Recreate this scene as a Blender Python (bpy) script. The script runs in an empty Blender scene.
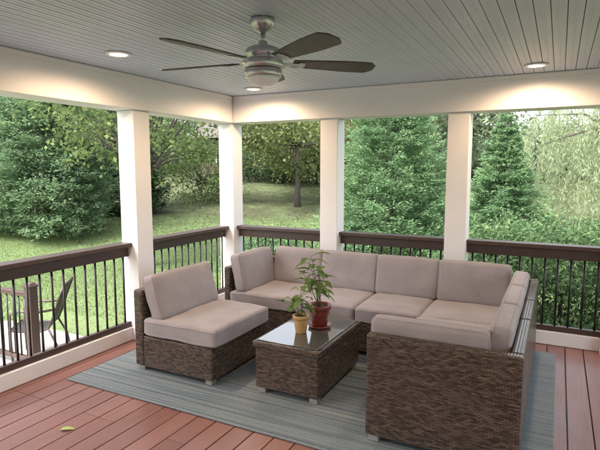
import bpy, bmesh, math, random
import numpy as np
from mathutils import Vector, Matrix, noise as mnoise
random.seed(7)
RNG = np.random.default_rng(11)
sc = bpy.context.scene
COL = sc.collection
R = math.radians
# ------------------------------------------------------------------ materials
def nd(nt, typ, ins=None, **attrs):
    n = nt.nodes.new(typ)
    for k, v in attrs.items(): setattr(n, k, v)
    if ins:
        for k, v in ins.items(): n.inputs[k].default_value = v
    return n
def c4(c): return (c[0], c[1], c[2], 1.0)
def ramp(nt, fac, stops):
    r = nt.nodes.new('ShaderNodeValToRGB'); e = r.color_ramp.elements
    while len(e) < len(stops): e.new(0.5)
    for i, (p, c) in enumerate(stops): e[i].position = p; e[i].color = c4(c)
    nt.links.new(fac, r.inputs[0]); return r
def newmat(name):
    m = bpy.data.materials.new(name); m.use_nodes = True
    nt = m.node_tree; p = nt.nodes['Principled BSDF']
    return m, nt, p
def coords(nt, which='Object', scale=(1,1,1)):
    t = nd(nt, 'ShaderNodeTexCoord'); mp = nd(nt, 'ShaderNodeMapping', {'Scale': scale})
    nt.links.new(t.outputs[which], mp.inputs[0]); return mp.outputs[0]
def bump(nt, p, h, strength, dist=0.01):
    b = nd(nt, 'ShaderNodeBump', {'Strength': strength, 'Distance': dist})
    nt.links.new(h, b.inputs['Height']); nt.links.new(b.outputs[0], p.inputs['Normal']); return b
def mult(nt, a, b):
    mx = nd(nt, 'ShaderNodeMixRGB', {0: 1.0}, blend_type='MULTIPLY'); nt.links.new(a, mx.inputs[1]); nt.links.new(b, mx.inputs[2]); return mx.outputs[0]
def paint(name, base, rough=.5, metal=0, var=.12, nscale=6, bmp=0.0, bscale=80, scale=(1,1,1), spec=.5):
    m, nt, p = newmat(name)
    co = coords(nt, 'Object', scale)
    n = nd(nt, 'ShaderNodeTexNoise', {'Scale': nscale, 'Detail': 5.0, 'Roughness': .6}); nt.links.new(co, n.inputs['Vector'])
    rp = ramp(nt, n.outputs[0], [(.3, [x*(1-var) for x in base]), (.7, [min(1, x*(1+var)) for x in base])])
    nt.links.new(rp.outputs[0], p.inputs['Base Color'])
    p.inputs['Roughness'].default_value = rough; p.inputs['Metallic'].default_value = metal
    p.inputs['Specular IOR Level'].default_value = spec
    if bmp:
        n2 = nd(nt, 'ShaderNodeTexNoise', {'Scale': bscale, 'Detail': 3.0}); nt.links.new(co, n2.inputs['Vector'])
        bump(nt, p, n2.outputs[0], bmp)
    return m
def leafmat(name, dark, mid, light, trans=.3, nscale=1.2, k=1.0):
    m = bpy.data.materials.new(name); m.use_nodes = True; nt = m.node_tree
    nt.nodes.remove(nt.nodes['Principled BSDF']); out = nt.nodes['Material Output']
    g = nd(nt, 'ShaderNodeNewGeometry')
    co = coords(nt, 'Object')
    n = nd(nt, 'ShaderNodeTexNoise', {'Scale': nscale, 'Detail': 1.0}); nt.links.new(co, n.inputs['Vector'])
    ad = nd(nt, 'ShaderNodeMath', operation='MULTIPLY_ADD'); nt.links.new(g.outputs['Random Per Island'], ad.inputs[0])
    ad.inputs[1].default_value = .5
    sb = nd(nt, 'ShaderNodeMath', operation='MULTIPLY'); nt.links.new(n.outputs[0], sb.inputs[0]); sb.inputs[1].default_value = .5
    nt.links.new(sb.outputs[0], ad.inputs[2])
    rp = ramp(nt, ad.outputs[0], [(.2, [x*k for x in dark]), (.5, [x*k for x in mid]), (.82, [x*k for x in light])])
    d = nd(nt, 'ShaderNodeBsdfDiffuse'); t = nd(nt, 'ShaderNodeBsdfTranslucent')
    nt.links.new(rp.outputs[0], d.inputs[0]); nt.links.new(rp.outputs[0], t.inputs[0])
    mx = nd(nt, 'ShaderNodeMixShader', {0: trans}); nt.links.new(d.outputs[0], mx.inputs[1]); nt.links.new(t.outputs[0], mx.inputs[2])
    nt.links.new(mx.outputs[0], out.inputs[0]); return m

def deck_material():
    m, nt, p = newmat('deck_board_material')
    g = nd(nt, 'ShaderNodeNewGeometry'); co = coords(nt, 'Object', (28, 1.2, 28))
    n = nd(nt, 'ShaderNodeTexNoise', {'Scale': 2.0, 'Detail': 6.0, 'Roughness': .65}); nt.links.new(co, n.inputs['Vector'])
    a = ramp(nt, g.outputs['Random Per Island'], [(0, (.222, .10, .083)), (.5, (.252, .118, .099)), (1, (.285, .138, .117))])
    b = ramp(nt, n.outputs[0], [(.3, (.78, .78, .78)), (.7, (1.14, 1.14, 1.14))])
    co2 = coords(nt, 'Object', (1, 1, 1)); n2 = nd(nt, 'ShaderNodeTexNoise', {'Scale': 1.6, 'Detail': 5.0}); nt.links.new(co2, n2.inputs['Vector'])
    mr = nd(nt, 'ShaderNodeMapRange', {1: .3, 2: .7, 3: .25, 4: .42}); nt.links.new(n2.outputs[0], mr.inputs[0])
    nt.links.new(mr.outputs[0], p.inputs['Roughness'])
    d = ramp(nt, n2.outputs[0], [(.35, (.92, .92, .92)), (.65, (1.06, 1.06, 1.06))])
    nt.links.new(mult(nt, mult(nt, a.outputs[0], b.outputs[0]), d.outputs[0]), p.inputs['Base Color']); bump(nt, p, n.outputs[0], .25, .003); return m

def wicker_material():
    m, nt, p = newmat('wicker_material')
    co = coords(nt, 'UV')
    wob = nd(nt, 'ShaderNodeTexNoise', {'Scale': 14.0, 'Detail': 2.0}); nt.links.new(co, wob.inputs['Vector'])
    ws = nd(nt, 'ShaderNodeVectorMath', {1: (.5, .5, .5)}, operation='SUBTRACT'); nt.links.new(wob.outputs[1], ws.inputs[0])
    wm = nd(nt, 'ShaderNodeVectorMath', operation='SCALE'); nt.links.new(ws.outputs[0], wm.inputs[0]); wm.inputs['Scale'].default_value = .003
    wa = nd(nt, 'ShaderNodeVectorMath', operation='ADD'); nt.links.new(co, wa.inputs[0]); nt.links.new(wm.outputs[0], wa.inputs[1])
    br = nd(nt, 'ShaderNodeTexBrick', {'Scale': 1.0, 'Mortar Size': .0012, 'Mortar Smooth': .6, 'Bias': 0.0, 'Brick Width': .030, 'Row Height': .0098,
        'Color1': (.055, .039, .031, 1), 'Color2': (.165, .120, .096, 1), 'Mortar': (.010, .008, .006, 1)}, offset=.5)
    nt.links.new(wa.outputs[0], br.inputs['Vector'])
    n = nd(nt, 'ShaderNodeTexNoise', {'Scale': 1.0, 'Detail': 3.0})
    co2 = coords(nt, 'UV', (7, 150, 1)); nt.links.new(co2, n.inputs['Vector'])
    rp = ramp(nt, n.outputs[0], [(.32, (.65, .65, .65)), (.5, (.95, .95, .95)), (.68, (1.5, 1.46, 1.4))])
    nt.links.new(mult(nt, br.outputs[0], rp.outputs[0]), p.inputs['Base Color']); p.inputs['Roughness'].default_value = .27
    inv = nd(nt, 'ShaderNodeMath', {0: 1.0}, operation='SUBTRACT'); nt.links.new(br.outputs[1], inv.inputs[1])
    sp = nd(nt, 'ShaderNodeSeparateXYZ'); nt.links.new(wa.outputs[0], sp.inputs[0])
    mu = nd(nt, 'ShaderNodeMath', {1: 2*math.pi/.015}, operation='MULTIPLY'); nt.links.new(sp.outputs[0], mu.inputs[0])
    si = nd(nt, 'ShaderNodeMath', operation='SINE'); nt.links.new(mu.outputs[0], si.inputs[0])
    ma = nd(nt, 'ShaderNodeMath', {1: .22}, operation='MULTIPLY_ADD'); nt.links.new(si.outputs[0], ma.inputs[0]); nt.links.new(inv.outputs[0], ma.inputs[2])
    bump(nt, p, ma.outputs[0], .85, .0035); return m

def fabric_material():
    m, nt, p = newmat('cushion_fabric_material')
    co = coords(nt, 'Object')
    n = nd(nt, 'ShaderNodeTexNoise', {'Scale': 5.0, 'Detail': 6.0}); nt.links.new(co, n.inputs['Vector'])
    w = nd(nt, 'ShaderNodeTexNoise', {'Scale': 420.0, 'Detail': 1.0}); nt.links.new(co, w.inputs['Vector'])
    rp = ramp(nt, n.outputs[0], [(.3, (.305, .272, .285)), (.7, (.358, .324, .34))])
    r2 = ramp(nt, w.outputs[0], [(.3, (.88, .88, .88)), (.7, (1.08, 1.08, 1.08))])
    nt.links.new(mult(nt, rp.outputs[0], r2.outputs[0]), p.inputs['Base Color']); p.inputs['Roughness'].default_value = .85
    p.inputs['Specular IOR Level'].default_value = .2; p.inputs['Sheen Weight'].default_value = .15
    n3 = nd(nt, 'ShaderNodeTexNoise', {'Scale': 8.0, 'Detail': 3.0, 'Distortion': .8}); nt.links.new(co, n3.inputs['Vector'])
    ad = nd(nt, 'ShaderNodeMath', {1: .12}, operation='MULTIPLY_ADD'); nt.links.new(w.outputs[0], ad.inputs[0]); nt.links.new(n3.outputs[0], ad.inputs[2])
    bump(nt, p, ad.outputs[0], .4, .015); return m

def rug_material():
    m, nt, p = newmat('rug_material')
    co = coords(nt, 'Object', (.25, 52, 1))
    n = nd(nt, 'ShaderNodeTexNoise', {'Scale': 1.0, 'Detail': 3.0, 'Roughness': .8}); nt.links.new(co, n.inputs['Vector'])
    rp = ramp(nt, n.outputs[0], [(.34, (.055, .078, .098)), (.43, (.145, .195, .228)), (.5, (.30, .325, .335)), (.56, (.125, .175, .215)), (.64, (.39, .39, .375))])
    co2 = coords(nt, 'Object', (110, 220, 1))
    n2 = nd(nt, 'ShaderNodeTexNoise', {'Scale': 1.0, 'Detail': 2.0}); nt.links.new(co2, n2.inputs['Vector'])
    r2 = ramp(nt, n2.outputs[0], [(.35, (.65, .65, .65)), (.65, (1.25, 1.25, 1.25))])
    nt.links.new(mult(nt, rp.outputs[0], r2.outputs[0]), p.inputs['Base Color']); p.inputs['Roughness'].default_value = .9; p.inputs['Specular IOR Level'].default_value = .2
    bump(nt, p, n2.outputs[0], .6, .004); return m

def glass_material():
    m = bpy.data.materials.new('table_glass_material'); m.use_nodes = True; nt = m.node_tree
    nt.nodes.remove(nt.nodes['Principled BSDF']); out = nt.nodes['Material Output']
    t = nd(nt, 'ShaderNodeBsdfTransparent', {0: (.86, .92, .90, 1)}); g = nd(nt, 'ShaderNodeBsdfGlossy', {'Roughness': .03})
    n = nd(nt, 'ShaderNodeTexNoise', {'Scale': 3.0}); r = nd(nt, 'ShaderNodeMapRange', {1: .3, 2: .7, 3: .03, 4: .09}); nt.links.new(n.outputs[0], r.inputs[0]); nt.links.new(r.outputs[0], g.inputs['Roughness'])
    df = nd(nt, 'ShaderNodeBsdfDiffuse', {0: (.29, .33, .31, 1)}); m0 = nd(nt, 'ShaderNodeMixShader', {0: .28}); nt.links.new(t.outputs[0], m0.inputs[1]); nt.links.new(df.outputs[0], m0.inputs[2])  # milky grey diffuse share imitates window light reflected in the top
    f = nd(nt, 'ShaderNodeFresnel', {0: 2.6}); mx = nd(nt, 'ShaderNodeMixShader')
    nt.links.new(f.outputs[0], mx.inputs[0]); nt.links.new(m0.outputs[0], mx.inputs[1]); nt.links.new(g.outputs[0], mx.inputs[2])
    nt.links.new(mx.outputs[0], out.inputs[0]); return m

def emit(name, col, st):
    m, nt, p = newmat(name); p.inputs['Base Color'].default_value = c4(col)
    p.inputs['Emission Color'].default_value = c4(col); p.inputs['Emission Strength'].default_value = st; return m

def ground_material():
    m, nt, p = newmat('lawn_material'); co = coords(nt, 'Object')
    n = nd(nt, 'ShaderNodeTexNoise', {'Scale': .35, 'Detail': 6.0}); nt.links.new(co, n.inputs['Vector'])
    n2 = nd(nt, 'ShaderNodeTexNoise', {'Scale': 14.0, 'Detail': 6.0, 'Roughness': .7}); nt.links.new(co, n2.inputs['Vector'])
    a = ramp(nt, n.outputs[0], [(.35, (.105, .15, .062)), (.6, (.155, .205, .088)), (.75, (.175, .208, .104))])
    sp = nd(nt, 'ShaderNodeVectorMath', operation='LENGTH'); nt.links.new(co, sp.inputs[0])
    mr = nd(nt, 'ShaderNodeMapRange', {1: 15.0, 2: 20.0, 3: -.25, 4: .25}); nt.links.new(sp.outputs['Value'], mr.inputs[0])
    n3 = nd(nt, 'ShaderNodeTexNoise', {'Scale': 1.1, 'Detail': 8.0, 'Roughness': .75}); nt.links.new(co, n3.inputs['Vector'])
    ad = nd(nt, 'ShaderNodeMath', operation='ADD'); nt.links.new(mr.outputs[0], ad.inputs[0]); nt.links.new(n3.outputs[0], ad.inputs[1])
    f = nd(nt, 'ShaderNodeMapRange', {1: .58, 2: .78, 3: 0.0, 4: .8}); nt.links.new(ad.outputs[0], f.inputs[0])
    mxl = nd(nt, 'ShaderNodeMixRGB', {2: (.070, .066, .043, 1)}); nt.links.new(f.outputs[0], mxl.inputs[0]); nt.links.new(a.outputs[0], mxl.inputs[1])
    b = ramp(nt, n2.outputs[0], [(.3, (.6, .6, .6)), (.7, (1.25, 1.25, 1.25))])
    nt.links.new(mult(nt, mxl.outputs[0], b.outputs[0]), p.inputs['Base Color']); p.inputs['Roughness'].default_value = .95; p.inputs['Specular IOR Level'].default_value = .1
    bump(nt, p, n2.outputs[0], .8, .05); return m

def brick_material():
    m, nt, p = newmat('house_brick_material'); co = coords(nt, 'UV')
    br = nd(nt, 'ShaderNodeTexBrick', {'Scale': 1.0, 'Mortar Size': .006, 'Brick Width': .22, 'Row Height': .075, 'Color1': (.075, .05, .042, 1), 'Color2': (.10, .066, .055, 1), 'Mortar': (.10, .085, .075, 1)})
    nt.links.new(co, br.inputs['Vector']); nt.links.new(br.outputs[0], p.inputs['Base Color']); p.inputs['Roughness'].default_value = .9; return m

M = dict(
 deck=deck_material(), wicker=wicker_material(), fabric=fabric_material(), rug=rug_material(), glass=glass_material(),
 ground=ground_material(), brick=brick_material(),
 ceiling=paint('ceiling_paint', (.565, .635, .785), .42, var=.04, nscale=3),
 white=paint('white_trim_paint', (.80, .785, .815), .45, var=.03, nscale=3, bmp=.04, bscale=40),
 siding=paint('siding_paint', (.74, .73, .75), .6, var=.05, nscale=3),
 rail=paint('rail_brown_material', (.062, .037, .031), .42, var=.25, nscale=3, scale=(4, 4, 30), bmp=.1),
 black=paint('black_metal', (.008, .008, .008), .35, var=.2),
 nickel=paint('brushed_nickel', (.54, .55, .58), .3, metal=.9, var=.08, nscale=30),
 blade=paint('fan_blade_wood', (.068, .058, .057), .4, var=.3, nscale=5, scale=(3, 3, 3)),
 foot=paint('steel_foot', (.45, .44, .42), .35, metal=.6),
 opal=paint('opal_glass', (.86, .90, .97), .4, var=.02, spec=.2),
 terra=paint('terracotta_glaze', (.20, .045, .032), .22, var=.3, nscale=9),
 ochre=paint('ochre_glaze', (.55, .34, .15), .3, var=.2, nscale=12),
 soil=paint('soil', (.03, .02, .014), .95, var=.4, nscale=60, bmp=.8),
 bark=paint('bark', (.07, .058, .048), .9, var=.4, nscale=5, scale=(3, 3, .7), bmp=.8, bscale=25),
 stem=paint('green_stem', (.09, .13, .04), .6),
 concrete=paint('patio_concrete', (.30, .285, .265), .85, var=.12, nscale=2, bmp=.2, bscale=60),
 roofing=paint('house_shingles', (.10, .085, .075), .9, var=.3, nscale=4),
 pane=paint('window_pane', (.03, .035, .04), .08, var=.2),
 sling=paint('sling_fabric', (.022, .019, .017), .7, var=.2, nscale=60),
 lens=emit('lamp_lens', (1, .86, .66), 14.0),
 conifer=leafmat('conifer_leaf', (.042, .07, .042), (.09, .138, .077), (.15, .205, .11), .48, .9, 1.9),
 spruce=leafmat('bright_conifer_leaf', (.055, .095, .053), (.105, .172, .087), (.175, .25, .125), .46, .9, 1.8),
 maple=leafmat('broad_leaf', (.045, .07, .028), (.10, .14, .056), (.18, .215, .085), .42, .7, 1.25),
 yellowleaf=leafmat('yellow_green_leaf', (.07, .09, .038), (.135, .16, .064), (.21, .23, .095), .42, .7, 1.15),
 dkleaf=leafmat('dark_leaf', (.022, .038, .022), (.045, .072, .038), (.08, .11, .057), .35, .8, 1.6),
 willow=leafmat('willow_leaf', (.16, .20, .11), (.24, .285, .165), (.33, .36, .22), .4, .5, 1.1),
 shrub=leafmat('shrub_leaf', (.045, .075, .037), (.09, .148, .068), (.155, .225, .10), .36, 1.6, 1.35),
 woods=leafmat('woods_leaf', (.05, .07, .045), (.10, .13, .078), (.18, .20, .125), .42, .12, 1.8),  # pale greyed tones have the distance haze mixed into the leaf colour
 grass=leafmat('grass_blade', (.105, .158, .057), (.162, .22, .088), (.222, .27, .125), .3, .4),
 litter=leafmat('fallen_leaf_litter', (.06, .045, .027), (.10, .075, .043), (.15, .115, .065), .1, 1),
 pot_leaf=leafmat('potted_leaf', (.09, .15, .045), (.17, .265, .09), (.29, .385, .16), .38, 8),
 floor_leaf=paint('yellow_green_floor_leaf', (.40, .48, .14), .6, var=.2, nscale=40),
)
# ------------------------------------------------------------------ mesh helpers
def wloc(o):
    v = Vector((0, 0, 0))
    while o is not None: v += o.location; o = o.parent
    return v
def tag(o, label=None, cat=None, group=None, kind=None):
    if label: o['label'] = label
    if cat: o['category'] = cat
    if group: o['group'] = group
    if kind: o['kind'] = kind
    return o
def thing(name, label, cat, loc=(0, 0, 0), group=None):
    o = bpy.data.objects.new(name, None); COL.objects.link(o); o.location = loc; o.empty_display_size = .1
    return tag(o, label, cat, group)
def copy_tree(o, parent=None):
    c = o.copy(); COL.objects.link(c); c.parent = parent
    for ch in list(o.children): copy_tree(ch, c)
    return c
class MB:
    def __init__(s): s.v = []; s.f = []; s.smooth = []
    def add(s, vs, fs, smooth=False):
        o = len(s.v); s.v += [tuple(x) for x in vs]
        for f in fs: s.f.append(tuple(i+o for i in f)); s.smooth.append(smooth)
        return s
    def box(s, x0, x1, y0, y1, z0, z1, mtx=None):
        vs = [Vector(p) for p in ((x0,y0,z0),(x1,y0,z0),(x1,y1,z0),(x0,y1,z0),(x0,y0,z1),(x1,y0,z1),(x1,y1,z1),(x0,y1,z1))]
        if mtx: vs = [mtx @ v for v in vs]
        return s.add(vs, [(0,3,2,1),(4,5,6,7),(0,1,5,4),(1,2,6,5),(2,3,7,6),(3,0,4,7)])
    def lathe(s, prof, c, seg=32, mtx=None):
        vs = []; fs = []
        for r, z in prof:
            for k in range(seg):
                a = 2*math.pi*k/seg; p = Vector((r*math.cos(a), r*math.sin(a), z))
                if mtx: p = mtx @ p
                vs.append(p + Vector(c))
        n = len(prof)
        for i in range(n-1):
            for k in range(seg):
                k2 = (k+1) % seg; fs.append((i*seg+k, i*seg+k2, (i+1)*seg+k2, (i+1)*seg+k))
        fs.append(tuple(reversed(range(seg)))); fs.append(tuple((n-1)*seg+k for k in range(seg)))
        return s.add(vs, fs, True)
    def tube(s, pts, rad, seg=8, closed=False):
        pts = [Vector(p) for p in pts]; n = len(pts)
        if not hasattr(rad, '__len__'): rad = [rad]*n
        vs = []; fs = []; prev = None
        for i, p in enumerate(pts):
            if closed: t = pts[(i+1) % n]-pts[i-1]
            else: t = pts[min(i+1, n-1)]-pts[max(i-1, 0)]
            if t.length < 1e-9: t = Vector((0, 0, 1))
            t.normalize()
            if prev is None: u = t.orthogonal().normalized()
            else:
                u = prev-t*prev.dot(t)
                u = u.normalized() if u.length > 1e-6 else t.orthogonal().normalized()
            prev = u; w = t.cross(u)
            for k in range(seg):
                a = 2*math.pi*k/seg; vs.append(p+(u*math.cos(a)+w*math.sin(a))*rad[i])
        m = n if closed else n-1
        for i in range(m):
            j = (i+1) % n
            for k in range(seg):
                k2 = (k+1) % seg; fs.append((i*seg+k, i*seg+k2, j*seg+k2, j*seg+k))
        if not closed:
            fs.append(tuple(reversed(range(seg)))); fs.append(tuple((n-1)*seg+k for k in range(seg)))
        return s.add(vs, fs, True)
    def build(s, name, mat, parent=None, bev=0, seg=2):
        off = wloc(parent) if parent is not None else Vector((0, 0, 0))
        me = bpy.data.meshes.new(name)
        me.from_pydata([(v[0]-off.x, v[1]-off.y, v[2]-off.z) for v in s.v], [], s.f)
        me.polygons.foreach_set('use_smooth', s.smooth)
        uv = me.uv_layers.new(name='UVMap')
        for p in me.polygons:
            n = p.normal; ax = max(range(3), key=lambda i: abs(n[i]))
            for li in p.loop_indices:
                co = me.vertices[me.loops[li].vertex_index].co
                uv.data[li].uv = (co.x, co.y) if ax == 2 else ((co.y, co.z) if ax == 0 else (co.x, co.z))
        me.update(); me.materials.append(mat)
        o = bpy.data.objects.new(name, me); COL.objects.link(o)
        if parent is not None: o.parent = parent
        if bev:
            b = o.modifiers.new('bevel', 'BEVEL'); b.width = bev; b.segments = seg; b.limit_method = 'ANGLE'; b.angle_limit = R(40)
        return o
def norm(a): return a/np.maximum(np.linalg.norm(a, axis=-1, keepdims=True), 1e-9)
def leaf_arrays_obj(name, C, D, S, L, W, mat, parent=None, tri=False):
    """every leaf is its own small diamond (or blade) face"""
    off = np.array(wloc(parent)) if parent is not None else np.zeros(3)
    C = C-off; N = len(C); L = np.broadcast_to(np.asarray(L, float), (N,))[:, None]; W = np.broadcast_to(np.asarray(W, float), (N,))[:, None]
    if tri: P = np.stack([C-S*W/2, C+S*W/2, C+D*L], 1); k = 3
    else: P = np.stack([C, C+D*L*.45+S*W/2, C+D*L, C+D*L*.45-S*W/2], 1); k = 4
    me = bpy.data.meshes.new(name)
    me.vertices.add(N*k); me.vertices.foreach_set('co', P.reshape(-1).astype(np.float32))
    me.loops.add(N*k); me.loops.foreach_set('vertex_index', np.arange(N*k, dtype=np.int32))
    me.polygons.add(N); me.polygons.foreach_set('loop_start', np.arange(0, N*k, k, dtype=np.int32))
    me.update(calc_edges=True); me.materials.append(mat)
    o = bpy.data.objects.new(name, me); COL.objects.link(o)
    if parent is not None: o.parent = parent
    return o
# ------------------------------------------------------------------ terrain
def sstep(t): t = np.clip(t, 0, 1); return t*t*(3-2*t)
def gh(x, y):
    d = np.hypot(x, y)
    z = -.72 + 1.5*sstep((d-13)/19) + 1.6*sstep((d-30)/50)
    z = z + .05*np.sin(x*.5+1)*np.cos(y*.43) * sstep((d-7)/5)
    return z
def build_ground():
    n = 150; u = np.linspace(-1, 1, n); s = np.sign(u)*np.abs(u)**2.4*320
    X, Y = np.meshgrid(s-4, s+8); Z = gh(X, Y)
    vs = np.stack([X, Y, Z], -1).reshape(-1, 3)
    fs = [(j*n+i, j*n+i+1, (j+1)*n+i+1, (j+1)*n+i) for j in range(n-1) for i in range(n-1)]
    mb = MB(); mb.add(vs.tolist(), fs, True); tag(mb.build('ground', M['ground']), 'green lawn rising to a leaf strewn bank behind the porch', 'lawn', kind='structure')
build_ground()
N = 90000
d = 4.5+15*RNG.random(N)**.7; a = RNG.uniform(-.85, .55, N)
gx = d*(-.4555+.8902*a); gy = d*(.8902+.4555*a)
keep = ~((gx > -7.3) & (gx < 3.5) & (gy > -1.6) & (gy < 5.4))
gx = gx[keep]; gy = gy[keep]; n = len(gx)
C = np.stack([gx, gy, gh(gx, gy)-.005], 1); D = norm(np.stack([RNG.normal(0, .4, n), RNG.normal(0, .4, n), np.ones(n)], 1))
S = norm(np.cross(D, RNG.normal(0, 1, (n, 3))))
tag(leaf_arrays_obj('lawn_grass', C, D, S, RNG.uniform(.04, .08, n), RNG.uniform(.01, .02, n), M['grass'], tri=True), 'short bright green grass of the lawn outside the railing', 'grass', kind='stuff')
N = 9000
d = 14.5+21*RNG.random(N); a = RNG.uniform(-.45, .6, N)
gx = d*(-.4555+.8902*a); gy = d*(.8902+.4555*a)
C = np.stack([gx, gy, gh(gx, gy)+.015], 1); D = norm(np.stack([RNG.normal(0, 1, N), RNG.normal(0, 1, N), RNG.normal(0, .15, N)], 1)); S = norm(np.cross(D, np.stack([RNG.normal(0, .2, N), RNG.normal(0, .2, N), np.ones(N)], 1)))
tag(leaf_arrays_obj('fallen_leaves', C, D, S, RNG.uniform(.06, .12, N), RNG.uniform(.04, .08, N), M['litter']), 'brown fallen leaves scattered over the grassy bank', 'leaves', kind='stuff')
mb = MB()
for i in range(5):
    for j in range(6):
        x0 = -7.3+i*.64; y0 = .9+j*.62; mb.box(x0, x0+.63, y0, y0+.61, -.80, -.66)
tag(mb.build('patio', M['concrete'], bev=.008), 'pale concrete paving below the deck on the left', 'patio', kind='structure')
# ------------------------------------------------------------------ trees
def conifer(name, label, xy, H, Rd, ns, nl, L, W, mat, prof, seed, tilt=(-.05, .4), wid=.16):
    rng = np.random.default_rng(seed); z0 = float(gh(xy[0], xy[1]))
    t = thing(name, label, 'tree', (xy[0], xy[1], z0))
    mb = MB(); mb.tube([(xy[0], xy[1], z0-.1), (xy[0]+.02, xy[1], z0+H*.5), (xy[0], xy[1], z0+H*.97)], [.05*H**.6, .03*H**.6, .01], 10); mb.build('trunk', M['bark'], t)
    h = rng.random(ns*4); ok = rng.random(ns*4) < prof(h); h = h[ok][:ns]; m = len(h)
    az = rng.uniform(0, 2*np.pi, m)
    lump = 1+.12*np.sin(3*az+1.7+7*h+seed)+.09*np.sin(5*az-13*h)
    rad = Rd*prof(h)*lump*rng.uniform(.72, 1.1, m); r0 = rad*rng.uniform(.15, .6, m)
    rise = rng.uniform(tilt[0], tilt[1], m)*rad
    od = np.stack([np.cos(az), np.sin(az), np.zeros(m)], 1); lat = np.stack([-np.sin(az), np.cos(az), np.zeros(m)], 1); up = np.array([0, 0, 1.])
    zz = z0+.05+h*H*.97
    st = np.stack([np.full(m, xy[0]), np.full(m, xy[1]), zz], 1)+od*r0[:, None]
    tp = np.stack([np.full(m, xy[0]), np.full(m, xy[1]), zz], 1)+od*rad[:, None]+up*rise[:, None]
    ax = norm(tp-st); s = rng.random((m, nl))**.8
    ln = np.linalg.norm(tp-st, axis=1)
    sw = wid*(.5+ln)[:, None]*(1.05-.75*s)
    lt = rng.normal(0, .6, (m, nl))
    P = st[:, None]+(tp-st)[:, None]*s[..., None]+lat[:, None]*(lt*sw)[..., None]+up*(rng.normal(0, .3, (m, nl))*sw - .25*np.abs(lt)*sw)[..., None]
    Dd = norm(ax[:, None]*.9+lat[:, None]*np.sign(lt)[..., None]*.7+rng.normal(0, .35, (m, nl, 3))+up*-.1)
    P = P.reshape(-1, 3); Dd = Dd.reshape(-1, 3); k = len(P); Sd = norm(np.cross(Dd, up+rng.normal(0, .5, (k, 3))))
    leaf_arrays_obj('crown', P, Dd, Sd, L*rng.uniform(.6, 1.3, k), W*rng.uniform(.7, 1.3, k), mat, t)
    return t
def broadleaf(name, label, xy, trunk_h, tr, cz, rx, rz, ncl, nl, L, W, mat, seed, cat='tree', crc=.45, lean=(0, 0), cx=0, cy=0, shell=.35):
    rng = np.random.default_rng(seed); z0 = float(gh(xy[0], xy[1]))
    t = thing(name, label, cat, (xy[0], xy[1], z0))
    v = norm(rng.normal(0, 1, (ncl, 3))); r = (shell+(1-shell)*rng.random(ncl))**.6
    cc = np.array([xy[0]+cx, xy[1]+cy, z0+cz])+v*r[:, None]*np.array([rx, rx, rz])
    mb = MB(); fork = Vector((xy[0]+lean[0], xy[1]+lean[1], z0+trunk_h))
    mb.tube([(xy[0], xy[1], z0-.15), (xy[0]+lean[0]*.3, xy[1]+lean[1]*.3, z0+trunk_h*.4), fork], [tr*1.35, tr, tr*.8], 10)
    for i in range(0, ncl, max(1, ncl//22)):
        e = Vector(cc[i]); mid = fork.lerp(e, .5)+Vector((rng.normal(0, .15), rng.normal(0, .15), .15))
        mb.tube([fork, mid, e], [tr*.38, tr*.2, tr*.05], 6)
    mb.build('trunk', M['bark'], t)
    P = (cc[:, None]+rng.normal(0, 1, (ncl, nl, 3))*np.array([crc, crc, crc*.55])*rng.uniform(.5, 1.0, (ncl, 1, 1))).reshape(-1, 3)
    k = len(P); Dd = norm(rng.normal(0, 1, (k, 3))+np.array([0, 0, -.5])); Sd = norm(np.cross(Dd, np.array([0, 0, 1.])+rng.normal(0, .45, (k, 3))))
    leaf_arrays_obj('crown' if cat == 'tree' else 'foliage', P, Dd, Sd, L*rng.uniform(.6, 1.3, k), W*rng.uniform(.7, 1.2, k), mat, t)
    return t
def prof_round(h): return np.minimum(1, .8+h*1.6)*np.clip(1-h, 0, 1)**.55
def prof_cone(h): return np.minimum(1, .8+h*2.0)*np.clip(1-h, 0, 1)**.8+.02
def prof_spire(h): return np.minimum(1, .85+h*1.5)*np.clip(1-h, 0, 1)**1.0+.02
conifer('conifer', 'broad dark conifer at the far left beyond the lawn', (-14.4, 10.6), 7.0, 2.3, 1800, 65, .13, .036, M['conifer'], prof_round, 1)
conifer('conifer', 'dark conifer behind and left of the broad one, mostly hidden', (-17.6, 9.0), 7.5, 2.2, 700, 45, .20, .05, M['conifer'], prof_round, 2)
conifer('conifer', 'bright green conifer filling the back bay between the two white middle posts', (-2.78, 9.25), 5.0, 1.5, 1800, 85, .07, .02, M['spruce'], prof_cone, 3, wid=.12)
conifer('conifer', 'pointed green conifer behind the shrubs right of the white middle posts', (-1.25, 13.9), 4.0, 1.3, 900, 65, .10, .028, M['spruce'], prof_spire, 4, wid=.13)
conifer('conifer', 'dark narrow conifer in shade behind the broad leaved tree on the left', (-15.2, 14.6), 6.0, 1.8, 800, 45, .2, .05, M['dkleaf'], prof_round, 5)
broadleaf('broadleaf_tree', 'broad leaved tree with branches hanging beside the left white post', (-8.75, 9.0), 2.2, .11, 3.9, 2.5, 1.75, 85, 100, .11, .085, M['maple'], 6)
broadleaf('broadleaf_tree', 'slim straight trunked tree on the bank in front of the brick house', (-10.1, 19.5), 2.6, .12, 3.5, 3.4, 1.9, 105, 110, .15, .11, M['yellowleaf'], 7, crc=.55)
broadleaf('broadleaf_tree', 'leafy tree with yellow green crown hanging over the bank before the house', (-12.6, 26.5), 1.4, .14, 2.6, 3.6, 2.2, 115, 110, .2, .14, M['maple'], 17, crc=.6)
broadleaf('broadleaf_tree', 'tall leafy tree far behind the pointed conifer', (-4.5, 27), 3.0, .22, 5.0, 3.6, 3.6, 80, 110, .26, .18, M['woods'], 8, crc=.8)
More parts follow.
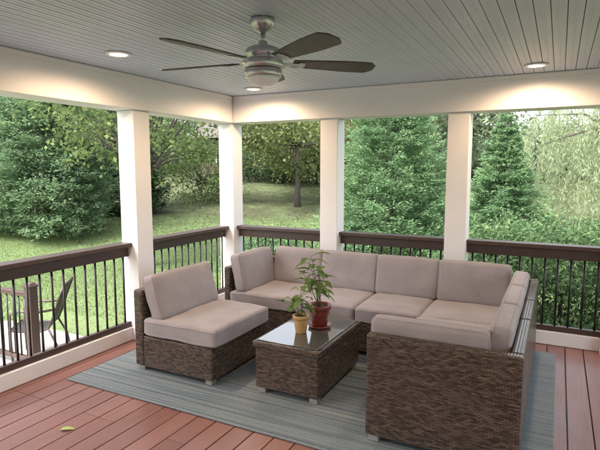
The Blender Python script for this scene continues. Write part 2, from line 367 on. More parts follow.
broadleaf('evergreen_shrub', 'dark rounded evergreen shrub under the broad leaved tree', (-14.3, 18.2), .8, .06, 1.5, 1.9, 1.5, 80, 95, .13, .075, M['maple'], 9, cat='shrub')
broadleaf('evergreen_shrub', 'low dark shrub at the foot of the brick house', (-16.0, 27.0), .5, .05, 1.2, 2.8, 1.2, 80, 100, .18, .1, M['dkleaf'], 19, cat='shrub')
broadleaf('evergreen_shrub', 'low leafy bush on the bank right of the slim straight trunk', (-8.2, 21.5), .3, .04, .7, 1.5, .7, 55, 90, .13, .08, M['maple'], 29, cat='shrub', crc=.35)
for lab, xy, rx, rz, sd in (('leafy shrub behind the railing between the middle post and the sofa corner', (-.85, 7.9), .95, .78, 10),
                            ('leafy shrub directly behind the right hand railing', (.1, 7.7), .95, .9, 11),
                            ('leafy shrub at the right edge of the picture', (1.2, 8.1), 1.1, 1.0, 12),
                            ('low leafy shrub behind the railing next to the corner post', (-4.9, 8.2), .8, .55, 13)):
    broadleaf('leafy_shrub', lab, xy, .5, .03, rz, rx, rz, 75, 130, .075, .036, M['shrub'], sd, cat='shrub', crc=.22)
def willow(xy, H, Rd):
    rng = np.random.default_rng(21); z0 = float(gh(*xy)); t = thing('willow_tree', 'pale weeping willow with hanging strands at the upper right', 'tree', (xy[0], xy[1], z0))
    mb = MB(); fork = Vector((xy[0], xy[1], z0+H*.45)); mb.tube([(xy[0], xy[1], z0-.1), fork], [.22, .15], 10)
    ns = 380; az = rng.uniform(0, 2*np.pi, ns); rr = Rd*np.sqrt(rng.random(ns)); top = z0+H*(1-.35*(rr/Rd)**2)*rng.uniform(.6, 1, ns)
    for i in range(0, ns, 14):
        e = Vector((xy[0]+rr[i]*math.cos(az[i]), xy[1]+rr[i]*math.sin(az[i]), top[i])); mb.tube([fork, fork.lerp(e, .5)+Vector((0, 0, .5)), e], [.07, .04, .012], 6)
    mb.build('trunk', M['bark'], t)
    nl = 85; ln = rng.uniform(1.2, 4.0, ns); s = rng.random((ns, nl))
    x = xy[0]+(rr*np.cos(az))[:, None]+np.cos(az)[:, None]*.25*s+rng.normal(0, .04, (ns, nl)); y = xy[1]+(rr*np.sin(az))[:, None]+np.sin(az)[:, None]*.25*s+rng.normal(0, .04, (ns, nl)); z = top[:, None]-ln[:, None]*s
    P = np.stack([x, y, z], -1).reshape(-1, 3); k = len(P); Dd = norm(rng.normal(0, .5, (k, 3))+np.array([0, 0, -1.])); Sd = norm(np.cross(Dd, rng.normal(0, 1, (k, 3))))
    leaf_arrays_obj('crown', P, Dd, Sd, rng.uniform(.1, .2, k), rng.uniform(.018, .035, k), M['willow'], t)
willow((1.9, 16.8), 5.9, 2.9)
def woods():
    rng = np.random.default_rng(31); Ps = []
    for i in range(95):
        a = rng.uniform(-1.15, 1.0); d = rng.uniform(38, 75); x = d*(-.4555+.8902*a); y = d*(.8902+.4555*a)
        h = rng.uniform(9, 15) if a < .3 else rng.uniform(3, 5)
        if -.2 < a < .08 and d < 50: continue
        n = 34; v = norm(rng.normal(0, 1, (n, 3))); c = np.array([x, y, gh(x, y)+h*.52])+v*(rng.random(n)**.5)[:, None]*np.array([3.4, 3.4, h*.5])
        Ps.append((c[:, None]+rng.normal(0, 1, (n, 55, 3))*np.array([.85, .85, .6])).reshape(-1, 3))
    for i in range(140):
        a = rng.uniform(-1.15, 1.0); d = rng.uniform(30, 42); x = d*(-.4555+.8902*a); y = d*(.8902+.4555*a)
        if -.3 < a < .1: continue
        n = 8; c = np.array([x, y, gh(x, y)+.9])+rng.normal(0, 1, (n, 3))*np.array([1.2, 1.2, .5]); Ps.append((c[:, None]+rng.normal(0, .45, (n, 50, 3))).reshape(-1, 3))
    P = np.concatenate(Ps); k = len(P); Dd = norm(rng.normal(0, 1, (k, 3))+np.array([0, 0, -.4])); Sd = norm(np.cross(Dd, np.array([0, 0, 1.])+rng.normal(0, .5, (k, 3))))
    tag(leaf_arrays_obj('distant_woods', P, Dd, Sd, rng.uniform(.25, .5, k), rng.uniform(.18, .34, k), M['woods']), 'wall of mixed green woods far behind the garden', 'woods', kind='stuff')
woods()
def house():
    cx, cy = -18.6, 33.6; z0 = float(gh(cx, cy))
    t = thing('brick_house', 'low brick house with brown roof on the bank behind the slim tree', 'house', (cx, cy, z0))
    W_, D_, Hh = 5.5, 4.0, 2.7
    mb = MB(); mb.box(cx-W_, cx+W_, cy-D_, cy+D_, z0-.5, z0+Hh); mb.build('wall', M['brick'], t)
    mb = MB(); e = .5
    vs = [(cx-W_-e, cy-D_-e, z0+Hh+.003), (cx+W_+e, cy-D_-e, z0+Hh+.003), (cx+W_+e, cy+D_+e, z0+Hh+.003), (cx-W_-e, cy+D_+e, z0+Hh+.003), (cx-W_-e, cy, z0+Hh+2.1), (cx+W_+e, cy, z0+Hh+2.1)]
    mb.add(vs, [(0,3,2,1), (0,1,5,4), (2,3,4,5), (0,4,3), (1,2,5)]); rf = mb.build('roof', M['roofing'], t)
    mb = MB(); mb.box(cx-3, cx-2.3, cy-.9, cy-.2, z0+Hh+1.2, z0+Hh+2.9); mb.build('chimney', M['brick'], rf)
    for x in (-3.8, -1.2, 3.4):
        mb = MB(); y = cy-D_
        for b in ((x-.62, x-.55, .85, 2.25), (x+.55, x+.62, .85, 2.25), (x-.55, x+.55, 2.18, 2.25), (x-.55, x+.55, .85, .92), (x-.03, x+.03, .92, 2.18)):
            mb.box(cx+b[0], cx+b[1], y-.06, y+.02, z0+b[2], z0+b[3])
        w = mb.build('window', M['siding'], t)
        mb = MB(); mb.box(cx+x-.55, cx+x+.55, y-.02, y+.01, z0+.92, z0+2.18); mb.build('pane', M['pane'], w)
    mb = MB(); mb.box(cx+.7, cx+1.65, cy-D_-.05, cy-D_+.01, z0, z0+2.1); mb.build('door', M['rail'], t)
    t.rotation_euler.z = R(27)
house()
# ------------------------------------------------------------------ porch shell
CEIL = 2.44; XB = -3.40; YB_ = 4.94
mb = MB(); x = -3.75; bw = .137
while x < 3.2:
    j = random.choice((1.0, 1.6, 2.2)) if random.random() < .5 else 99
    if j < 9:
        mb.box(x, x+bw, -1.3, j-.0015, -.028, 0); mb.box(x, x+bw, j+.0015, 5.26, -.028, 0)
    else: mb.box(x, x+bw, -1.3, 5.26, -.028, 0)
    x += bw+.0065
tag(mb.build('deck_floor', M['deck'], bev=.0035), 'reddish brown composite deck boards of the porch floor', 'floor', kind='structure')
mb = MB(); mb.box(-3.74, 3.19, -1.29, 5.25, -.30, -.030); tag(mb.build('deck_frame', M['black']), 'dark framing under the deck boards', 'deck frame', kind='structure')
mb = MB(); x = XB; pw = .079
while x < 3.2:
    mb.box(x, x+pw-.004, -1.3, YB_, CEIL, CEIL+.02); mb.box(x+pw*.5-.0045, x+pw*.5+.0045, -1.3, YB_, CEIL-.0035, CEIL+.001); x += pw
tag(mb.build('ceiling', M['ceiling'], bev=.003), 'blue grey beadboard porch ceiling', 'ceiling', kind='structure')
mb = MB(); mb.box(-4.0, 3.4, -1.5, 5.5, CEIL+.021, CEIL+.16); tag(mb.build('roof', M['roofing']), 'porch roof above the ceiling', 'roof', kind='structure')
mb = MB(); z = -.7
while z < CEIL-.05:
    vs = [(-3.9, -1.305, z), (3.4, -1.305, z), (3.4, -1.32, z+.15), (-3.9, -1.32, z+.15), (-3.9, -1.5, z), (3.4, -1.5, z), (3.4, -1.5, z+.15), (-3.9, -1.5, z+.15)]
    mb.add(vs, [(0,1,2,3), (5,4,7,6), (0,4,5,1), (3,2,6,7), (0,3,7,4), (1,5,6,2)]); z += .151
tag(mb.build('house_wall', M['siding']), 'pale lapped siding of the house behind the viewer', 'wall', kind='structure')
def beam(label, x0, x1, y0, y1):
    t = thing('ceiling_beam', label, 'beam', ((x0+x1)/2, (y0+y1)/2, 2.14))
    mb = MB(); mb.box(x0, x1, y0, y1, 2.14, CEIL+.02); mb.build('beam_box', M['white'], t, bev=.006)
    mb = MB()
    if x1-x0 > y1-y0: mb.box(XB+.02, x1, y0-.016, y0-.002, CEIL-.04, CEIL-.005)
    else: mb.box(x1+.002, x1+.016, y0, y1-.02, CEIL-.04, CEIL-.005)
    mb.build('trim', M['white'], t, bev=.004)
beam('long white beam over the left railing', XB-.26, XB, -1.3, YB_-.01)
beam('long white beam over the back railing', XB-.26, 3.2, YB_, YB_+.26)
def column(label, cx, cy, s=.1):
    t = thing('porch_post', label, 'post', (cx, cy, 0))
    mb = MB(); mb.box(cx-s, cx+s, cy-s, cy+s, .001, 2.139); mb.build('shaft', M['white'], t, bev=.006)
    mb = MB(); w = s+.012
    for b in ((-w, w, -w, -s-.001), (-w, w, s+.001, w), (-w, -s-.001, -s, s), (s+.001, w, -s, s)): mb.box(cx+b[0], cx+b[1], cy+b[2], cy+b[3], .002, .12)
    mb.build('base_trim', M['white'], t, bev=.003)
CX, CY = -3.53, 5.07
for y, l in [(.4, 'white porch post nearest the viewer on the left side'), (1.83, 'white porch post just off the left edge'), (3.52, 'white porch post in the middle of the left railing')]: column(l, CX, y)
column('white porch post in the far corner where the two railings meet', CX, CY)
for x, l in zip((-2.20, -.87, .50, 1.85), ('left one of the two white posts along the back railing', 'right one of the two white posts along the back railing, behind the sofa', 'white porch post just beyond the right edge', 'white porch post farthest right on the back side')): column(l, x, CY)
def railing(label, p0, p1, along):
    cx = CX-.04; cy = CY+.03
    mid = (p0+p1)/2; t = thing('porch_railing', label, 'railing', (mid, cy, 0) if along == 'x' else (cx, mid, 0))
    def bx_(mb, a0, a1, w, z0, z1):
        if along == 'x': mb.box(a0, a1, cy-w/2, cy+w/2, z0, z1)
        else: mb.box(cx-w/2, cx+w/2, a0, a1, z0, z1)
    mb = MB(); bx_(mb, p0, p1, .14, .892, .93); bx_(mb, p0, p1, .045, .80, .891); mb.build('top_rail', M['rail'], t, bev=.005)
    mb = MB(); bx_(mb, p0, p1, .045, .125, .175); mb.build('bottom_rail', M['rail'], t, bev=.004)
    mb = MB(); bx_(mb, p0+.013, p1-.013, .10, .003, .124); mb.build('curb', M['white'], t, bev=.004)
    n = round((p1-p0)/.106); st = (p1-p0)/n
    for i in range(n):
        a = p0+st*(i+.5); mb = MB()
        px, py = (a, cy) if along == 'x' else (cx, a)
        mb.tube([(px, py, .1755), (px, py, .7995)], .0098, 10); mb.build('baluster', M['black'], t)
railing('left railing section nearest the viewer, before the first visible post', .5, 1.73, 'y')
railing('dark railing section at the left edge, overlooking the patio chair', 1.93, 3.42, 'y')
railing('dark railing section between the left middle post and the corner post', 3.62, 4.97, 'y')
railing('dark railing section between the corner post and the next back post', CX+.1, -2.30, 'x')
railing('dark railing section behind the sofa between the two back posts', -2.10, -.97, 'x')
railing('dark railing section at the right edge behind the sofa corner', -.77, .40, 'x')
railing('dark railing section beyond the right edge', .60, 1.75, 'x')
# ------------------------------------------------------------------ recessed lights
def downlight(label, x, y):
    t = thing('recessed_light', label, 'ceiling light', (x, y, CEIL), 'recessed ceiling lights')
    z = CEIL-.004
    mb = MB(); mb.lathe([(.062, z-.003), (.066, z-.010), (.088, z-.007), (.094, z), (.062, z)], (x, y, 0), 40); mb.build('trim_ring', M['white'], t)
    mb = MB(); mb.lathe([(.0615, z-.002), (.0615, z-.0055), (.03, z-.0075), (.002, z-.008)], (x, y, 0), 32); mb.build('lens', M['lens'], t)
    l = bpy.data.lights.new('lamp', 'SPOT'); l.energy = 64; l.color = (1, .69, .42); l.spot_size = R(172); l.spot_blend = .6; l.shadow_soft_size = .05
    o = bpy.data.objects.new('lamp', l); COL.objects.link(o); o.parent = t; o.location = (0, 0, -.03)
for l, x, y in (('lit recessed light over the armchair near the left beam', -2.87, 2.74), ('lit recessed light near the back beam over the sofa corner', -.21, 4.55), ('lit recessed light close to the far corner of the ceiling', -2.87, 4.55),
                ('lit recessed light above the viewer on the left', -2.87, .9), ('lit recessed light above the viewer on the right', -.21, .9)): downlight(l, x, y)
# ------------------------------------------------------------------ ceiling fan
def fan():
    x, y = -1.50, 2.48; t = thing('ceiling_fan', 'brushed nickel ceiling fan with five dark blades and a light', 'fan', (x, y, CEIL)); c = (x, y, 0)
    mb = MB(); mb.lathe([(.066, 2.436), (.07, 2.425), (.064, 2.40), (.045, 2.375), (.022, 2.362), (.016, 2.36)], c, 40); mb.build('canopy', M['nickel'], t)
    mb = MB(); mb.lathe([(.0135, 2.362), (.0135, 2.30)], c, 20); mb.lathe([(.02, 2.318), (.026, 2.308), (.026, 2.296), (.03, 2.29)], c, 24); mb.build('downrod', M['nickel'], t)
    mb = MB(); mb.lathe([(.03, 2.292), (.06, 2.288), (.088, 2.276), (.10, 2.258), (.102, 2.236), (.09, 2.226), (.088, 2.218), (.112, 2.21), (.118, 2.195), (.118, 2.176), (.108, 2.168), (.095, 2.166)], c, 56); mb.build('motor_housing', M['nickel'], t)
    mb = MB(); mb.lathe([(.095, 2.1655), (.104, 2.160), (.106, 2.13), (.100, 2.122), (.090, 2.121)], c, 56); mb.build('light_ring', M['nickel'], t)
    mb = MB(); mb.lathe([(.089, 2.123), (.09, 2.112), (.082, 2.098), (.06, 2.086), (.03, 2.080), (.002, 2.079)], c, 48); mb.build('light_dome', M['opal'], t)
    for k in range(5):
        a = R(42+72*k); mt = Matrix.Translation((x, y, 2.205)) @ Matrix.Rotation(a, 4, 'Z') @ Matrix.Rotation(R(-11), 4, 'X')
        out = []
        for i in range(15):
            s = i/14; r = .17+.49*s; w = (.046+.026*min(1, s*1.6))
            if s > .9: w *= math.sqrt(max(0, 1-((s-.9)/.1)**2))*.55+.45
            out.append((r, w))
        pts = out+[(r, -w) for r, w in reversed(out)]; n = len(pts)
        vs = [mt @ Vector((p[0], p[1], .004)) for p in pts]+[mt @ Vector((p[0], p[1], -.004)) for p in pts]
        fs = [tuple(range(n-1, -1, -1)), tuple(range(n, 2*n))]+[(i, (i+1) % n, n+(i+1) % n, n+i) for i in range(n)]
        mb = MB(); mb.add(vs, fs); b = mb.build('blade', M['blade'], t, bev=.0015)
        mb = MB(); mb.box(.09, .24, -.02, .02, -.011, -.0045, mt); mb.box(.20, .235, -.034, .034, -.012, -.0046, mt); mb.build('blade_bracket', M['nickel'], b, bev=.002)
fan()
# ------------------------------------------------------------------ rug
mb = MB(); mb.box(-3.30, .05, 2.50, 4.80, .002, .010)
tag(mb.build('striped_rug', M['rug'], bev=.003), 'blue grey striped flat woven rug under the seating', 'rug')
# ------------------------------------------------------------------ cushions & wicker
def cushion(parent, c, sx, sy, sz, mtx, puff=.018, rr=.045, seed=0, name='seat_cushion', pipe=True, soft=1.0):
    """soft box: local x width, y depth/height, z thickness"""
    h = Vector((sx/2, sy/2, sz/2)); r = min(rr, sz/2*.95); sd = Vector((seed*3.1, seed*1.7, 5.3))
    def deform(p):
        q = Vector((p.x*h.x, p.y*h.y, p.z*h.z)); inn = Vector([max(-(h[i]-r), min(h[i]-r, q[i])) for i in range(3)])
        d = q-inn
        if d.length > 1e-9: q = inn+d.normalized()*r
        fx = 1-min(1, abs(q.x/h.x))**2.4; fy = 1-min(1, abs(q.y/h.y))**2.4
        q.z += math.copysign(1, p.z)*puff*min(1, fx*1.3)*min(1, fy*1.3)*(abs(q.z)/h.z)
        q.x += (q.x/h.x)*.006*soft*(1-(q.y/h.y)**2)*(1-(q.z/h.z)**2 if abs(q.z) < h.z else 0)
        q.y += (q.y/h.y)*.006*soft*(1-(q.x/h.x)**2)*(1-(q.z/h.z)**2 if abs(q.z) < h.z else 0)
        q.z -= .006*soft*(q.x/h.x)**4*(q.y/h.y)**4*math.copysign(1, q.z)
        nz = (mnoise.noise(q*5.5+sd)*.007+mnoise.noise(q*15+sd)*.003)*soft
        q += Vector((nz*.6, nz*.6, nz)); return q
    bm = bmesh.new(); bmesh.ops.create_cube(bm, size=2); bmesh.ops.subdivide_edges(bm, edges=bm.edges[:], cuts=17, use_grid_fill=True)
    for v in bm.verts:
        p = Vector([math.copysign(abs(a)**.62, a) for a in v.co]); v.co = mtx @ deform(p)
    bm.verts.index_update(); mb = MB(); mb.add([v.co+Vector(c) for v in bm.verts], [[v.index for v in f.verts] for f in bm.faces], True); bm.free()
    o = mb.build(name, M['fabric'], parent)
    if pipe:
        m2 = MB(); pts = []; K = 12
        for e in range(4):
            for i in range(K):
                s = -1+2*i/K; s = math.copysign(abs(s)**.6, s)
                pts.append(((s, -1), (1, s), (-s, 1), (-1, -s))[e])
        for zl in (.70, -.70):
            m2.tube([mtx @ deform(Vector((p[0], p[1], zl)))+Vector(c) for p in pts], .0038, 6, closed=True)
        m2.build('piping', M['fabric'], o)
    return o
def facing(d, lean):
    d = Vector(d).normalized(); Z = Vector((0, 0, 1)); u = Z*math.cos(lean)-d*math.sin(lean); n = d*math.cos(lean)+Z*math.sin(lean); w = u.cross(n)
    return Matrix((w, u, n)).transposed()
I3 = Matrix.Identity(3)
def feet(parent, pts):
    for x, y in pts:
        mb = MB(); mb.box(x-.03, x+.03, y-.03, y+.03, .011, .052); mb.build('foot', M['foot'], parent, bev=.004)
SB = .30; BT = .665; PT = .065
def seat_cush(parent, x0, x1, y0, y1, seed, z0=SB, th=.135):
    cushion(parent, ((x0+x1)/2, (y0+y1)/2, z0+th/2+.004), x1-x0, y1-y0, th, I3, .009, .026, seed)
def back_cush(parent, cx, cy, d, w, seed, ht=.37, th=.13, z0=.425, lean=R(11), puff=.009, soft=1.0):
    cushion(parent, (cx, cy, z0+ht/2), w, ht, th, facing(d, lean), puff, .030, seed, 'back_cushion', soft=soft)
def sectional():
    XL, XR, YB, YF, YN, XI = -2.87, -.11, 4.77, 3.97, 2.70, -.955
    t = thing('sectional_sofa', 'U shaped dark wicker sectional sofa with taupe cushions', 'sofa', (-1.5, 3.75, 0)); g = .003
    def module(x0, x1, y0, y1, backs):
        mb = MB(); bx0, bx1, by0, by1 = x0+g, x1-g, y0+g, y1-g
        ix0, ix1, iy0, iy1 = bx0, bx1, by0, by1
        if 'l' in backs: ix0 += PT
        if 'r' in backs: ix1 -= PT
        if 'b' in backs: iy1 -= PT
        if 'n' in backs: iy0 += PT
        mb.box(ix0+.001, ix1-.001, iy0+.001, iy1-.001, .05, SB); mb.build('seat_base', M['wicker'], t, bev=.012, seg=3)
        mb = MB()
        if 'b' in backs: mb.box(bx0, bx1, iy1, by1, .05, BT)
        if 'n' in backs: mb.box(bx0, bx1, by0, iy0, .05, BT)
        ya, yb = (iy0+.001 if 'n' in backs else by0), (iy1-.001 if 'b' in backs else by1)
        if 'l' in backs: mb.box(bx0, ix0, ya, yb, .05, BT)
        if 'r' in backs: mb.box(ix1, bx1, ya, yb, .05, BT)
        mb.build('back_panel', M['wicker'], t, bev=.014, seg=3)
    xs = [XL, -2.09, -1.51, XI, XR]
    module(xs[0], xs[1], YF, YB, 'lb'); module(xs[1], xs[2], YF, YB, 'b'); module(xs[2], xs[3], YF, YB, 'b'); module(xs[3], xs[4], YF, YB, 'rb')
    module(XI, XR, 3.44, YF, 'r'); module(XI, XR, YN, 3.44, 'rn')
    feet(t, [(XL+.06, YF+.06), (XL+.06, YB-.06), (-2.09, YF+.06), (-1.51, YF+.06), (XI-.06, YF+.06), (XI+.06, 3.44), (XI+.05, YN+.05), (XR-.05, YN+.05), (XR-.05, 3.44), (XR-.05, YF), (XR-.05, YB-.05)])
    e = PT+.008
    seat_cush(t, XL+e, -2.09, YF-.012, YB-e, 1); seat_cush(t, -2.088, -1.512, YF-.012, YB-e, 2); seat_cush(t, -1.508, XI, YF-.012, YB-e, 3)
    seat_cush(t, XI+.002, XR-e, YF+.002, YB-e, 4); seat_cush(t, XI-.012, XR-e, 3.444, YF-.002, 5); seat_cush(t, XI-.012, XR-e, YN+e, 3.438, 6)
    yb = YB-.172
    back_cush(t, -2.36, yb, (0, -1, 0), .54, 11); back_cush(t, -1.80, yb, (0, -1, 0), .575, 12); back_cush(t, -1.225, yb, (0, -1, 0), .575, 13); back_cush(t, -.63, yb, (0, -1, 0), .60, 14)
    back_cush(t, XL+.165, 4.27, (1, 0, 0), .60, 15)
    th = .12; ln = R(3); xr = XR-PT-th/2-.012
    for yy, ww, sd in ((4.285, .572, 16), (3.710, .572, 17), (3.135, .572, 18)):
        back_cush(t, xr, yy, (-1, 0, 0), ww, sd, ht=.335, th=th, lean=ln, puff=.002, soft=.45)
    back_cush(t, -.62, YN+PT+.062, (0, 1, 0), .66, 19, ht=.32, th=.105, lean=ln, puff=.002, soft=.6)
sectional()
def armchair():
    x0, x1, y0, y1 = -2.96, -2.20, 2.88, 3.64
    t = thing('wicker_armchair', 'armless dark wicker lounge chair with taupe cushions left of the table', 'chair', ((x0+x1)/2, (y0+y1)/2, 0))
    P_ = .09
    mb = MB(); mb.box(x0+P_+.001, x1, y0, y1, .05, SB); mb.build('seat_base', M['wicker'], t, bev=.012, seg=3)
    mb = MB(); mb.box(x0, x0+P_, y0, y1, .05, BT); mb.build('back_panel', M['wicker'], t, bev=.016, seg=3)
    feet(t, [(x0+.05, y0+.05), (x1-.05, y0+.05), (x0+.05, y1-.05), (x1-.05, y1-.05)])
    seat_cush(t, x0+.10, x1+.04, y0-.008, y1+.008, 21, th=.145)
    back_cush(t, x0+P_+.095, (y0+y1)/2, (1, 0, 0), .72, 22, ht=.36, lean=R(17), th=.14)
armchair()
def table():
    x0, x1, y0, y1 = -1.895, -1.365, 2.95, 3.76; zt = .40
    t = thing('coffee_table', 'dark wicker coffee table with glass top in front of the sofa', 'table', ((x0+x1)/2, (y0+y1)/2, 0))
    i = .016
    mb = MB(); mb.box(x0+i, x1-i, y0+i, y1-i, .05, zt-.052); mb.build('body', M['wicker'], t, bev=.012, seg=3)
    mb = MB(); f = .05
    mb.box(x0, x1, y0, y0+f, zt-.05, zt-.004); mb.box(x0, x1, y1-f, y1, zt-.05, zt-.004); mb.box(x0, x0+f, y0+f+.001, y1-f-.001, zt-.05, zt-.004); mb.box(x1-f, x1, y0+f+.001, y1-f-.001, zt-.05, zt-.004)
    mb.build('top_frame', M['wicker'], t, bev=.01, seg=3)
    mb = MB(); mb.box(x0+f+.001, x1-f-.001, y0+f+.001, y1-f-.001, zt-.05, zt-.014); mb.build('woven_panel', M['wicker'], t)
    mb = MB(); mb.box(x0+f*.55, x1-f*.55, y0+f*.55, y1-f*.55, zt-.003, zt+.003); mb.build('glass_top', M['glass'], t, bev=.002)
    feet(t, [(x0+.06, y0+.06), (x1-.06, y0+.06), (x0+.06, y1-.06), (x1-.06, y1-.06)])
table()
# ------------------------------------------------------------------ potted plants
def bent_leaf(mb, p, d, L, W, droop):
    p = Vector(p); d = Vector(d).normalized(); Z = Vector((0, 0, 1)); s = d.cross(Z)
    if s.length < 1e-3: s = Vector((1, 0, 0))
    s.normalize(); vs = []; n = 7; cur = p.copy(); dr = d.copy()
    for i in range(n):
        u = i/(n-1); w = W*(math.sin(math.pi*min(1, u*.93+.05))**.8)*(1-.35*u); up = s.cross(dr).normalized()
        vs += [cur-s*w/2+up*w*.14, cur.copy(), cur+s*w/2+up*w*.14]
        dr = (dr+Vector((0, 0, -droop/n))).normalized(); cur = cur+dr*L/(n-1)
    fs = []
    for i in range(n-1): a = i*3; fs += [(a, a+1, a+4, a+3), (a+1, a+2, a+5, a+4)]
    mb.add(vs, fs, True)
def potted(label, x, y, pr, ph, mat, stems, seed, saucer=False):
    rnd = random.Random(seed); z = .4035
    t = thing('potted_plant', label, 'potted plant', (x, y, z))
    mb = MB(); b = z+.012 if saucer else z
    mb.lathe([(pr*.62, b), (pr*.70, b+ph*.03), (pr*.95, b+ph*.72), (pr*.97, b+ph*.78), (pr*1.06, b+ph*.79), (pr*1.08, b+ph*.98), (pr*1.04, b+ph), (pr*.95, b+ph), (pr*.92, b+ph*.86)], (x, y, 0), 40); mb.build('pot', mat, t)
    if saucer:
        mb = MB(); mb.lathe([(pr*.8, z), (pr*1.0, z+.004), (pr*1.08, z+.022), (pr*1.04, z+.022), (pr*.9, z+.0115)], (x, y, 0), 40); mb.build('saucer', mat, t)
    mb = MB(); mb.lathe([(pr*.90, b+ph*.84), (pr*.91, b+ph*.88), (pr*.4, b+ph*.9), (.002, b+ph*.9)], (x, y, 0), 24); mb.build('soil', M['soil'], t)
    sm = MB(); lm = MB(); top = b+ph*.88
    for (dx, dy, hh, nlv, L, W) in stems:
        pts = []; x0 = x+dx*.15; y0 = y+dy*.15
        for i in range(6):
            u = i/5; pts.append(Vector((x0+dx*u**1.4+rnd.uniform(-.004, .004), y0+dy*u**1.4+rnd.uniform(-.004, .004), top+hh*u)))
        sm.tube(pts, [.0045-.0028*i/5 for i in range(6)], 6)
        for k in range(nlv):
            u = .3+.7*(k+1)/nlv; f = u*5; i = min(4, int(f)); p = pts[i].lerp(pts[i+1], f-i); a = k*2.4+rnd.uniform(-.4, .4)
            q = p+Vector((math.cos(a), math.sin(a), .45))*.03; sm.tube([p, q], .0014, 5)
            bent_leaf(lm, q, (math.cos(a), math.sin(a), rnd.uniform(.0, .5)), L*rnd.uniform(.7, 1.15), W*rnd.uniform(.9, 1.25), rnd.uniform(.7, 1.7))
    sm.build('stem', M['stem'], t); lm.build('leaves', M['pot_leaf'], t)
potted('small ochre pot with a low leafy plant on the glass table', -1.655, 3.25, .058, .135, M['ochre'],
       [(-.06, .0, .13, 6, .088, .052), (.03, -.03, .16, 5, .09, .052), (-.02, .05, .21, 6, .092, .052), (-.08, -.03, .09, 5, .08, .048)], 3)
potted('larger reddish brown pot and saucer with a taller plant on the glass table', -1.59, 3.44, .083, .165, M['terra'],
       [(-.08, .0, .35, 9, .12, .058), (-.02, .03, .31, 8, .115, .058), (-.04, -.05, .40, 9, .115, .055), (.02, -.01, .20, 6, .10, .05), (-.09, -.06, .25, 7, .115, .056)], 4, True)
# ------------------------------------------------------------------ small things
mb = MB(); bent_leaf(mb, (-2.68, 1.97, .006), (.8, .6, .12), .085, .05, .35)
tag(mb.build('fallen_leaf', M['floor_leaf']), 'single yellow green leaf lying on the deck boards at lower left', 'leaf')
def stair_rail():
    x, y, zb = -5.2, 3.55, -.655
    t = thing('stair_railing', 'brown newel post with short baluster rail below the deck, far left', 'railing', (x, y, zb))
    mb = MB(); mb.box(x-.05, x+.05, y-.05, y+.05, zb, .30); mb.build('newel_post', M['rail'], t, bev=.006)
    mb = MB(); mb.box(x-.068, x+.068, y-.068, y+.068, .301, .325); mb.lathe([(.06, .3255), (.05, .345), (.01, .36)], (x, y, 0), 4, Matrix.Rotation(R(45), 3, 'Z')); mb.build('post_cap', M['rail'], t, bev=.003)
    mb = MB(); mb.box(x-1.6, x-.051, y-.03, y+.03, .18, .235); mb.build('top_rail', M['rail'], t, bev=.005)
    mb = MB(); mb.box(x-1.6, x-.051, y-.025, y+.025, zb+.08, zb+.13); mb.build('bottom_rail', M['rail'], t, bev=.005)
    for i in range(14):
        a = x-.12-i*.107; mb = MB(); mb.tube([(a, y, zb+.1305), (a, y, .1795)], .0095, 8); mb.build('baluster', M['black'], t)
stair_rail()
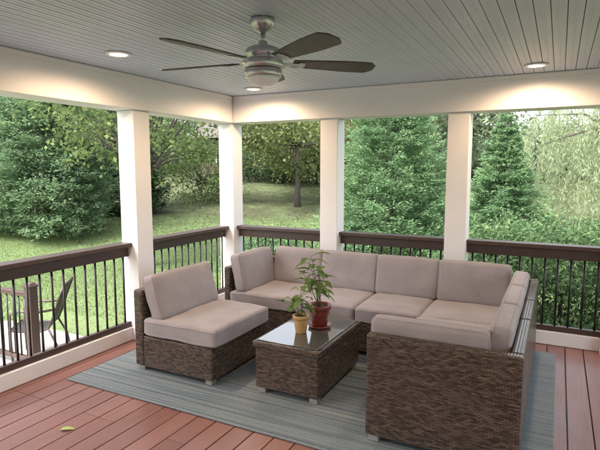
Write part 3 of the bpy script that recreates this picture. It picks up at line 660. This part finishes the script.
def patio_chair():
    t = thing('patio_chair', 'dark sling patio chair standing on the paving beside the newel post', 'chair', (0, 0, 0))
    def curve(y): return [(-.27, y, .40), (-.10, y, .375), (.10, y, .37), (.20, y, .40), (.27, y, .55), (.34, y, .75), (.42, y, .93)]
    vs = []; fs = []
    c0 = curve(-.22); c1 = curve(.22)
    for p, q in zip(c0, c1): vs += [p, q]
    for i in range(len(c0)-1): a = i*2; fs.append((a, a+1, a+3, a+2))
    mb = MB(); mb.add(vs, fs, True); o = mb.build('sling', M['sling'], t); sm = o.modifiers.new('thick', 'SOLIDIFY'); sm.thickness = .006
    for s in (-1, 1):
        mb = MB(); mb.tube(curve(s*.235), .013, 10); mb.build('side_frame', M['rail'], t)
        mb = MB(); mb.tube([(-.24, s*.27, .0), (-.25, s*.27, .3), (-.24, s*.275, .60), (-.15, s*.28, .635), (.1, s*.28, .62), (.30, s*.26, .64)], .014, 10); mb.build('arm', M['rail'], t)
        mb = MB(); mb.tube([(.20, s*.245, .40), (.30, s*.265, .2), (.33, s*.27, 0)], .014, 10); mb.build('leg', M['rail'], t)
    for p, z in ((.42, .93), (-.27, .40)):
        mb = MB(); mb.tube([(p, -.235, z), (p, .235, z)], .013, 8); mb.build('crossbar', M['rail'], t)
    t.location = (-5.56, 3.86, -.66); t.rotation_euler.z = R(38); t.scale = (.9, .9, .98)
    c = copy_tree(t); c.location = (-6.4, 3.2, -.66); c.rotation_euler.z = R(170); c['label'] = 'second dark patio chair, farther left behind the stair rail'
    t['group'] = c['group'] = 'patio chairs below the deck'
patio_chair()
# ------------------------------------------------------------------ light & camera
w = bpy.data.worlds.new('World'); sc.world = w; w.use_nodes = True; nt = w.node_tree
bg = nt.nodes['Background']; sky = nd(nt, 'ShaderNodeTexSky', sky_type='NISHITA')
AZ = math.atan2(-.30, -.95); EL = R(52)
sky.sun_disc = False; sky.sun_elevation = EL; sky.sun_rotation = AZ; sky.dust_density = 4; sky.air_density = 1.2
hs = nd(nt, 'ShaderNodeHueSaturation', {'Saturation': .35, 'Value': 5.6}); nt.links.new(sky.outputs[0], hs.inputs['Color']); nt.links.new(hs.outputs[0], bg.inputs[0]); bg.inputs[1].default_value = .15
sl = bpy.data.lights.new('sun', 'SUN'); sl.energy = 4.5; sl.angle = R(14); sl.color = (1, .96, .9)
so = bpy.data.objects.new('sun', sl); COL.objects.link(so)
sd = Vector((math.sin(AZ)*math.cos(EL), math.cos(AZ)*math.cos(EL), math.sin(EL))); so.rotation_euler = sd.to_track_quat('Z', 'Y').to_euler(); so.location = (0, 0, 20)
cam = bpy.data.cameras.new('camera'); co = bpy.data.objects.new('camera', cam); COL.objects.link(co)
cam.sensor_width = 36; cam.lens = 36*505/600; cam.clip_end = 1500; cam.clip_start = .05
co.location = (0, 0, 1.62); co.rotation_euler = (R(90-6.44), 0, R(27.1)); sc.camera = co
sc.view_settings.view_transform = 'Standard'; sc.view_settings.look = 'None'; sc.view_settings.exposure = 0
